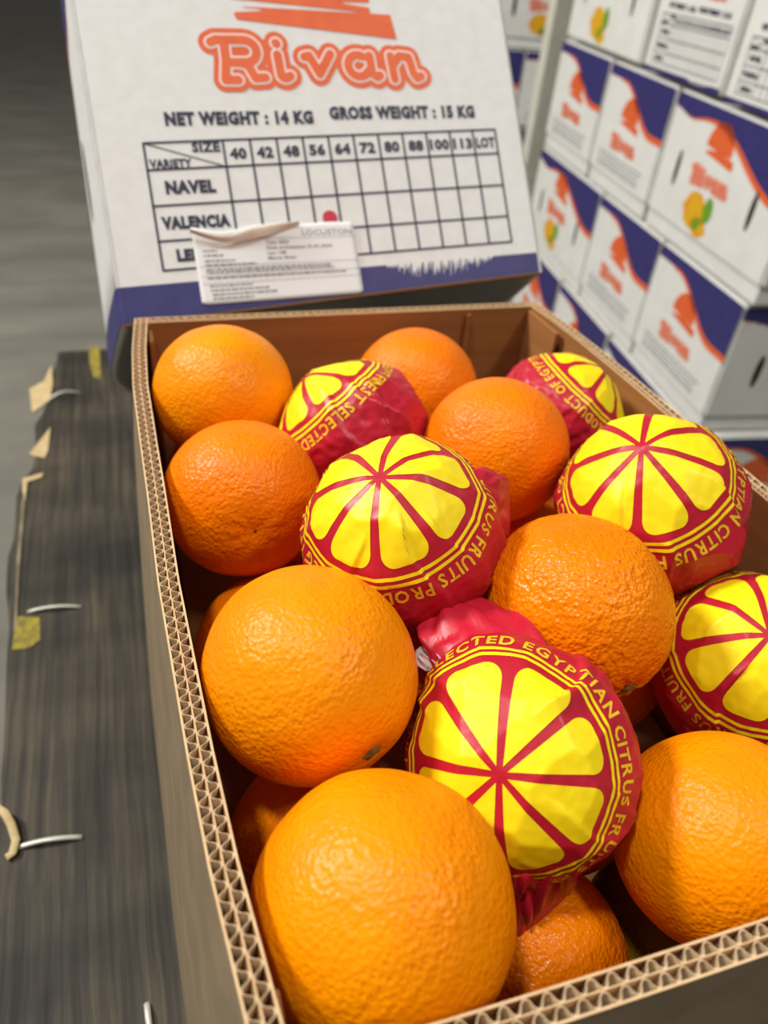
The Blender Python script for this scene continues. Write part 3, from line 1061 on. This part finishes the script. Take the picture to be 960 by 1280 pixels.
def end_prints(parent, fn, tear=True, detail=True):
    """everything printed on a table end; fn(x, y, lift) -> local point"""
    out = []
    for k, ((v, f), mt) in enumerate(zip(BR, (M_orange_ink, M_pale_ink, M_orange_ink))):
        fl = Flat(); fl.add(v, f, BX, BY, BS, BS)
        out.append(obj('brand_lettering', fl.mesh('brand_lettering', mt, lambda x, y, k=k: fn(x, y, 0.0003 + 0.0002 * k)), parent))
    fl = Flat(); fl.add(*sun_flat(0.0012), 0.0, 0.0045)
    out.append(obj('sun_emblem', fl.mesh('sun_emblem', M_orange_ink, lambda x, y: fn(x, y, 0.0003)), parent))
    fl = Flat()
    bd = 0.00085
    fl.text('NET WEIGHT : 14 KG', 0.0515, 0.1225, 0.0125, bd, 0.110)
    fl.text('GROSS WEIGHT : 15 KG', 0.1745, 0.1255, 0.0125, bd, 0.121)
    out.append(obj('weight_lettering', fl.mesh('weight_lettering', M_black_ink, lambda x, y: fn(x, y, 0.0003)), parent))
    fl = Flat()
    x0, x1 = 0.034, 0.311
    tilt = 0.020
    Y = lambda x, y: y + (x - x0) * tilt
    rows = [0.0175, 0.0385, 0.0640, 0.0900, 0.1095]
    cols = [x0, 0.0905] + [0.0905 + (x1 - 0.0905) * k / 11 for k in range(1, 12)]
    for r_ in rows: fl.line((x0 - 0.0005, Y(x0, r_)), (x1 + 0.0005, Y(x1, r_)), 0.0017)
    for cx_ in cols: fl.line((cx_, Y(cx_, rows[0])), (cx_, Y(cx_, rows[-1])), 0.0017)
    fl.line((x0, Y(x0, rows[4])), (cols[1], Y(cols[1], rows[3])), 0.0009)
    for t, a, b in zip(('40', '42', '48', '56', '64', '72', '80', '88', '100', '113', 'LOT'), cols[1:-1], cols[2:]):
        cx_ = (a + b) / 2
        fl.text(t, cx_, Y(cx_, 0.0955), 0.0108, 0.0006, min(b - a - 0.0012, 0.0125 if len(t) == 2 else 0.0165), 'CENTER')
    fl.text('SIZE', cols[1] - 0.0025, Y(0.085, 0.1015), 0.0095, 0.00045, 0.0205, 'RIGHT')
    fl.text('VARIETY', x0 + 0.002, Y(x0, 0.0915), 0.0085, 0.00045, 0.030)
    fl.text('NAVEL', 0.0625, Y(0.06, 0.0725), 0.0120, bd, 0.036, 'CENTER')
    fl.text('VALENCIA', 0.0625, Y(0.06, 0.0470), 0.0115, bd, 0.049, 'CENTER')
    fl.text('LEMON', 0.0625, Y(0.06, 0.0235), 0.0110, bd, 0.035, 'CENTER')
    out.append(obj('size_table', fl.mesh('size_table', M_black_ink, lambda x, y: fn(x, y, 0.0003)), parent))
    # blue band along the open edge, its upper border abraded on the right

    def band(X, Yv):
        d = Yv - (0.0075 + 0.0055 * X / LW)
        if tear:
            rb = random.Random(21)
            for k in range(64):
                cxk = 0.203 + 0.088 * (k + rb.uniform(-0.6, 0.6)) / 63
                env = math.sin(math.pi * (k + 1) / 65) ** 0.6
                top = 0.0075 + 0.0055 * cxk / LW
                dep = (0.004 + 0.0095 * rb.random()) * env + 0.0003
                hw = rb.uniform(0.0004, 0.0010)
                bite = np.maximum(np.abs(X - cxk - 0.15 * (Yv - top)) - hw * np.clip((Yv - (top - dep)) / dep + 0.25, 0, 1.4), (top - dep) - Yv)
                d = np.maximum(d, -bite)
        return d
    v, f = iso(lambda X, Yv: np.maximum(band(X, Yv), rim_y(X) + 0.0002 - Yv), 0.0, LW + 0.0004, -0.0195, 0.017, 0.0004 if tear else 0.0025)
    fl = Flat(); fl.add(v, f)
    out.append(obj('blue_band', fl.mesh('blue_band', M_blue, lambda x, y: fn(min(max(x, 0.003), LW - 0.003), y, 0.0003)), parent))
    return out


END = end_prints(endp, lambda x, y, l: (x, y, l))
# red dot and sticker on the lid
fl = Flat(); a_ = arc(0.1625, 0.0495, 0.0058, 0.0058, 0, 345, 23); fl.add(a_, [list(range(24))])
obj('red_dot', fl.mesh('red_dot', M_red_dot, lambda x, y: (x, y, 0.0006)), endp)

# sticker: lies flat, upper left corner curls forward
SX0, SX1, SY0, SY1 = 0.0575, 0.1795, -0.0095, 0.0485


def stick(x, y):
    u = (x - SX0) / (SX1 - SX0); v = (y - SY0) / (SY1 - SY0)
    # slight turn, and lift along the torn upper edge
    edge = max(0.0, 1 - u / 0.72)
    lift = 0.0012 + 0.005 * max(0, v - 0.72) / 0.28 * math.sin(math.pi * min(1, max(0, (0.72 - u) / 0.72)) * 0.85)
    return (x + 0.003 * (1 - v) * 0 + (0.0035 if v < 0.5 else 0.0) * 0, y - 0.004 * u * v, lift)


V, Fc = [], []
ni, nj = 36, 20
for j in range(nj + 1):
    for i in range(ni + 1):
        u, v = i / ni, j / nj
        # corner rounding and torn top
        top = 1.0 + 0.02 * math.sin(u * 9) - (0.12 * math.exp(-((u - 0.18) / 0.16) ** 2))
        x = SX0 + (SX1 - SX0) * u
        y = SY0 + (SY1 - SY0) * v * top
        if v == 0 and (i == 0 or i == ni): y += 0.0015
        V.append(stick(x, y))
for j in range(nj):
    for i in range(ni):
        a = j * (ni + 1) + i
        Fc.append((a, a + 1, a + ni + 2, a + ni + 1))
st = build('sticker', V, Fc, M_sticker, lid, True)
md = st.modifiers.new('thick', 'SOLIDIFY'); md.thickness = 0.0003; md.offset = -1
# rolled-over torn strip showing the buff back
V, Fc = [], []
for i in range(31):
    u = i / 30 * 0.66
    x = SX0 - 0.001 + (SX1 - SX0) * u
    w = 0.006 * math.sin(math.pi * (0.12 + 0.88 * (1 - i / 30))) * (1 - 0.3 * math.sin(u * 11)) + 0.0008
    y1 = SY1 - 0.0040 - 0.0075 * math.exp(-((u - 0.18) / 0.16) ** 2) + 0.003 * u
    for k in range(5):
        q = k / 4
        V.append((x, y1 - w * q + 0.0012 * math.sin(math.pi * q), 0.006 * (1 - u) * (1 - 0.35 * q) + 0.0022 + 0.002 * math.sin(math.pi * q)))
for i in range(30):
    for k in range(4):
        a = i * 5 + k
        Fc.append((a, a + 5, a + 6, a + 1))
cu = build('curled_edge', V, Fc, M_sticker_back, st, True)
tag(cu, 'buff torn curled upper edge')
fl = Flat()
fl.text('LOCUSTON', 0.1385, 0.0395, 0.0062, 0.0, 0.0385)
for k, (t, w) in enumerate((('Tara: 2024', 0.017), ('Data ambalajului: 01.01.2024', 0.050), ('Lot: 108', 0.014), ('Marca: Rivan', 0.021))):
    fl.text(t, 0.1105, 0.0335 - 0.0040 * k, 0.0034, 0.00006, w)
for yy, (xa, xb) in ((0.0375, (0.105, 0.179)), (0.0180, (0.06, 0.179)), (0.0110, (0.06, 0.179)), (0.0055, (0.06, 0.179))):
    fl.line((xa, yy), (xb, yy), 0.0003)
rs = random.Random(4)
for yy, xa, xb in ((0.0290, 0.064, 0.074), (0.0255, 0.064, 0.078), (0.0215, 0.064, 0.086), (0.0185, 0.064, 0.101), (0.0150, 0.064, 0.158), (0.0128, 0.064, 0.160), (0.0088, 0.064, 0.168),
                   (0.0030, 0.065, 0.096), (-0.0002, 0.065, 0.108), (-0.0034, 0.066, 0.114), (-0.0064, 0.066, 0.096)):
    x = xa
    while x < xb:
        w = rs.uniform(0.0012, 0.005)
        fl.rect(x, min(x + w, xb), yy, yy + 0.0013)
        x += w + 0.0008
obj('lettering', fl.mesh('lettering', M_label_ink, lambda x, y: (stick(x, y)[0], stick(x, y)[1], stick(x, y)[2] + 0.0005)), st)


# ---- prints of the long side (wave, emblem, fruit, hand holes) and of the emblem end
def wave_shape(wd, H, long):
    """blue header with a falling wave below, orange stripe under it"""
    def low_edge(u):
        s = np.clip((u - (0.38 if long else 0.28)) / 0.55, 0, 1)
        dip = 0.05 * np.exp(-((u - 0.16) / 0.10) ** 2) if long else 0.0
        return 0.11 + dip + 0.33 * s * s * (3 - 2 * s)
    blue = lambda X, Y: np.maximum((H - low_edge(X / wd) * H) - Y, Y - H)

    def stripe(X, Y):
        u = X / wd
        th = 0.012 + 0.045 * np.clip((u - 0.15) / 0.5, 0, 1)
        top = H - low_edge(u) * H
        return np.maximum(Y - top, (top - th * H) - Y)
    return iso(blue, 0, wd, 0.4 * H, H, 0.006), iso(stripe, 0, wd, 0.3 * H, H, 0.004)


BRC = brand_flats(5.0)
SUNC = sun_flat(0.004)
fruit = []


def blob(cx, cy, rx, ry, n=14, ph=0.0):
    return [(cx + rx * math.cos(2 * math.pi * k / n) * (1 + 0.12 * math.sin(3 * k + ph)), cy + ry * math.sin(2 * math.pi * k / n)) for k in range(n)]


def face_shapes(kind, wd, H):
    """list of (name, Flat, material, lift)"""
    out = []
    if kind in 'AC':
        (bv, bf), (sv, sf) = wave_shape(wd, H, kind == 'C')
        f1 = Flat(); f1.add(bv, bf); out.append(('blue_band', f1, M_blue, 0.0006))
        f2 = Flat(); f2.add(sv, sf); out.append(('orange_wave', f2, M_orange_ink, 0.0006))
        cxx = wd * (0.445 if kind == 'C' else 0.47)
        k = 0.78 if kind == 'A' else 0.82
        up = 0.115 * H / 0.25 if kind == 'A' else 0.146 * H / 0.25
        f3 = Flat(); f3.add(*SUNC, cxx - 0.165 * k, up - 0.199 * k + 0.018, k, k); out.append(('sun_emblem', f3, M_orange_ink, 0.0006))
        for q, ((v, f), mt) in enumerate(zip(BRC, (M_orange_ink, M_pale_ink, M_orange_ink))):
            f4 = Flat(); f4.add(v, f, cxx - 520 * BS * k, up - 0.048 * k, BS * k, BS * k)
            out.append(('brand_lettering', f4, mt, 0.0006 + 0.0004 * q))
        if kind == 'A':
            f5 = Flat(); rq = random.Random(9)
            for yy in (0.046, 0.036, 0.026, 0.018):
                x = wd * 0.12
                while x < wd * 0.82:
                    w = rq.uniform(0.006, 0.02); f5.rect(x, x + w, yy, yy + 0.0042); x += w + 0.004
            out.append(('small_print', f5, M_grey_ink, 0.0006))
        else:
            f6 = Flat()
            f6.add(blob(wd * 0.40, 0.050, 0.040, 0.034), [list(range(14))]); f6.add(blob(wd * 0.47, 0.026, 0.028, 0.018, ph=1), [list(range(14))])
            out.append(('fruit_picture', f6, M_fruit_y, 0.0006))
            f7 = Flat()
            f7.add(blob(wd * 0.505, 0.062, 0.016, 0.024), [list(range(14))]); f7.add(blob(wd * 0.45, 0.030, 0.012, 0.012), [list(range(14))])
            out.append(('fruit_leaves', f7, M_fruit_g, 0.0010))
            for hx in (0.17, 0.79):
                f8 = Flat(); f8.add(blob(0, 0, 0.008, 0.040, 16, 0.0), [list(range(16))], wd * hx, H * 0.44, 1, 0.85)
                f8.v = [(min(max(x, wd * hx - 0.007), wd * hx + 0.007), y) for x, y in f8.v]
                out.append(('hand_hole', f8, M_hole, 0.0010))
    return out


# left long side of the leaning lid
for nm, fl, mt, lift in face_shapes('C', LD, LH):
    obj(nm, fl.mesh(nm, mt, lambda x, y, l=lift, fl_=(nm in ('blue_band', 'orange_wave')): (side_x(x if fl_ else LD - x, y, -1) - l * 0.6, y, -0.001 - (x if fl_ else LD - x))), sideL)
V, Fc = [], []
for a_ in range(0, 91, 15):                                         # round the folded corner
    sa, ca = math.sin(math.radians(a_)), math.cos(math.radians(a_))
    for y in (BOT0 + 0.0004, 0.0075):
        V.append((0.0034 - 0.0044 * sa, y, -0.003 + 0.0035 * ca))
for i in range(1, 25):
    w = 0.34 * i / 24
    for y in (rim_drop(w, -1) + 0.0004, 0.0075):
        V.append((side_x(w, max(y, 0), -1) - 0.0008, y, -0.0005 - w))
for i in range(len(V) // 2 - 1): Fc.append((2 * i, 2 * i + 1, 2 * i + 3, 2 * i + 2))
build('blue_band', V, Fc, M_blue, sideL)

# =================================================================== STACKED CARTONS
PHI = math.radians(8.0)
TILT = math.radians(2.2)
SU = np.array([math.sin(PHI), math.cos(PHI), 0.0])                   # along the stack, away from the viewer
Sd = np.array([math.cos(PHI), -math.sin(PHI), 0.0])                  # into the stack
Sz = np.array([0, 0, 1.0])
ct, st_ = math.cos(TILT), math.sin(TILT)
SUt = SU * ct + Sz * -0.0 + Sz * 0 - Sz * 0
SUt = SU * ct - Sz * st_ * -1
SZt = Sz * ct - SU * st_
SORG = np.array([1.08, 0.8, -0.15])


def spt(u, z, d):
    """stack coordinates -> world"""
    return SORG + SUt * u + SZt * (z + 0.15) + Sd * d


FACE_CACHE = {}


def carton(u_hi, z_top, kind, label, H=0.262, side=None, strip=True, basis=None, group='cartons in the stacked wall', d0=0.0):
    """carton whose printed face runs from u_hi (left in view) towards the viewer; kinds: A emblem end, B table end, C long side"""
    wd = 0.335 if kind in 'AB' else 0.46
    dp = 0.46 if kind in 'AB' else 0.335
    wd -= 0.003; 
    O, XU, ZU, DU = basis if basis else (spt(u_hi, z_top - H, d0), -SUt, SZt, Sd)
    root = empty('orange_carton', O, label, 'carton', group)
    # local axes: x along the face (left to right), y into the stack, z up
    root.rotation_euler = Matrix(((XU[0], DU[0], ZU[0]), (XU[1], DU[1], ZU[1]), (XU[2], DU[2], ZU[2]))).to_euler()
    sh = 0.030 if strip else 0.002
    key = (kind, H, sh)
    if key not in FACE_CACHE:
        bmA = bmesh.new(); box_bm(bmA, 0, wd, 0, dp, sh, H - 0.001)
        bmesh.ops.bevel(bmA, geom=bmA.edges[:], offset=0.005, segments=2, affect='EDGES')
        bmB = bmesh.new(); box_bm(bmB, 0.005, wd - 0.005, 0.005, dp - 0.005, 0.0, sh)
        mA = bpy.data.meshes.new('lid'); bmA.to_mesh(mA); bmA.free(); mA.materials.append(M_white_bg)
        mB = bpy.data.meshes.new('tray'); bmB.to_mesh(mB); bmB.free(); mB.materials.append(M_white_bg)
        prints = []
        hh = H - sh - 0.001
        if kind in 'AC':
            for nm, fl, mt, lift in face_shapes(kind, wd, hh):
                prints.append((nm, fl.mesh(nm, mt, lambda x, y, l=lift: (min(max(x, 0.003), wd - 0.003), -l, sh + min(max(y, 0.003), hh - 0.003)))))
        else:
            for p_ in END:
                me = p_.data.copy()
                for v_ in me.vertices: v_.co.y = max(v_.co.y, 0.0005)
                me.transform(Matrix(((wd / LW, 0, 0, 0), (0, 0, -2.0, 0), (0, hh / (LH - 0.01), 0, sh), (0, 0, 0, 1))))
                prints.append((p_.name.split('.')[0], me))
        FACE_CACHE[key] = (mA, mB, prints)
    mA, mB, prints = FACE_CACHE[key]
    l = obj('lid', mA, root)
    if strip: obj('tray', mB, root)
    for nm, me in prints: obj(nm, me, l)
    if side:                                                       # printed right-hand side as well
        w2 = dp
        k2 = 'C' if kind in 'AB' else 'A'
        hh = H - sh - 0.001
        for nm, fl, mt, lift in face_shapes(k2, w2, hh):
            obj(nm, fl.mesh(nm, mt, lambda x, y, q=lift: (wd + q, min(max(x, 0.003), w2 - 0.003), sh + min(max(y, 0.003), hh - 0.003))), l)
    return root


ROW = [0.315, 0.046, -0.222, -0.490]
carton(0.825, ROW[0], 'C', 'top row carton with fruit picture, beside the pale corner board', strip=False)
carton(0.345, ROW[0], 'B', 'top row carton with the whole weight table in view', strip=False)
carton(-0.002, ROW[0], 'B', 'top row carton with weight table cut by the right picture edge', strip=False)
carton(0.842, ROW[1], 'A', 'second row carton at the far end of the stack beside the corner board')
carton(0.500, ROW[1], 'A', 'second row carton with emblem end, between the far one and the hand-holed one')
carton(0.158, ROW[1], 'C', 'second row carton with two dark hand holes around the brand', side=True)
carton(0.844, ROW[2], 'C', 'third row carton at the far end, partly behind the leaning lid')
carton(0.383, ROW[2], 'A', 'third row middle carton with emblem end')
carton(0.048, ROW[2], 'A', 'third row carton on the near corner of the stack', side=True)
carton(0.842, ROW[3], 'A', 'bottom row far carton mostly hidden by the leaning lid', side=False)
carton(0.500, ROW[3], 'A', 'bottom row carton showing a strip of blue above the right crate rim')
carton(0.158, ROW[3], 'C', 'bottom row carton on the near corner below the hand-holed side', side=True)

# corner board along the far edge of the stack
bm = bmesh.new()
box_bm(bm, -0.004, 0.0, -0.004, 0.055, 0.0, 1.35); box_bm(bm, -0.055, -0.004, -0.004, 0.0, 0.0, 1.35)
post = bm_obj('corner_board', bm, M_post)
post.location = spt(0.905, -0.775, -0.012)
post.rotation_euler = Matrix(((-SUt[0], Sd[0], SZt[0]), (-SUt[1], Sd[1], SZt[1]), (-SUt[2], Sd[2], SZt[2]))).to_euler()
tag(post, 'tall pale corner board standing along the far edge of the carton stack', 'corner board')

# pallet of that stack
sp_ = empty('wooden_pallet', spt(0.842, ROW[3] - 0.262 - 0.1265, 0), 'pallet under the wall of stacked white cartons', 'pallet')
sp_.rotation_euler = post.rotation_euler
for k in range(5):
    bm = bmesh.new(); box_bm(bm, 0.0, 1.16, 0.0 + 0.2 * k, 0.12 + 0.2 * k, 0.105, 0.125); bm_obj('plank', bm, M_wood, sp_)
for k in range(3):
    bm = bmesh.new(); box_bm(bm, 0.0 + 0.53 * k, 0.10 + 0.53 * k, 0.0, 0.92, 0.0, 0.1048); bm_obj('bearer', bm, M_wood, sp_)

fp_ = dup(sp_)
fp_['label'] = 'pallet under the far stack of white cartons'
fp_.rotation_euler = (0, 0, math.atan2(-0.17, 0.985))
fp_.location = Vector((1.40, 2.55, -0.945)) + Vector((0.985, -0.17, 0)) * -0.35
# second stack farther off
FX, FY = np.array([0.985, -0.17, 0.0]), np.array([0.17, 0.985, 0.0])
k = 0
FAR = [('C', 'far stack carton with fruit picture, in the top row in view'), ('A', 'far stack carton of the second row, left of the joint'), ('A', 'far stack carton of the second row, right of the joint'),
       ('C', 'far stack carton of the third row')]
for kind, x, zt, lab in (('C', 1.40, 0.245, FAR[0][1]), ('A', 1.215, -0.022, FAR[1][1]), ('A', 1.552, -0.022, FAR[2][1]), ('C', 1.32, -0.289, FAR[3][1]), ('A', 1.215, -0.556, 'far stack carton of the lowest row, on the left'), ('A', 1.552, -0.556, 'far stack carton of the lowest row, on the right')):
    carton(0, 0, kind, lab, strip=kind == 'C', group='cartons in the far stack', basis=(np.array([1.40, 2.55, 0]) + FX * (x - 1.40) + np.array([0, 0, zt - 0.262]), FX, Sz, FY))
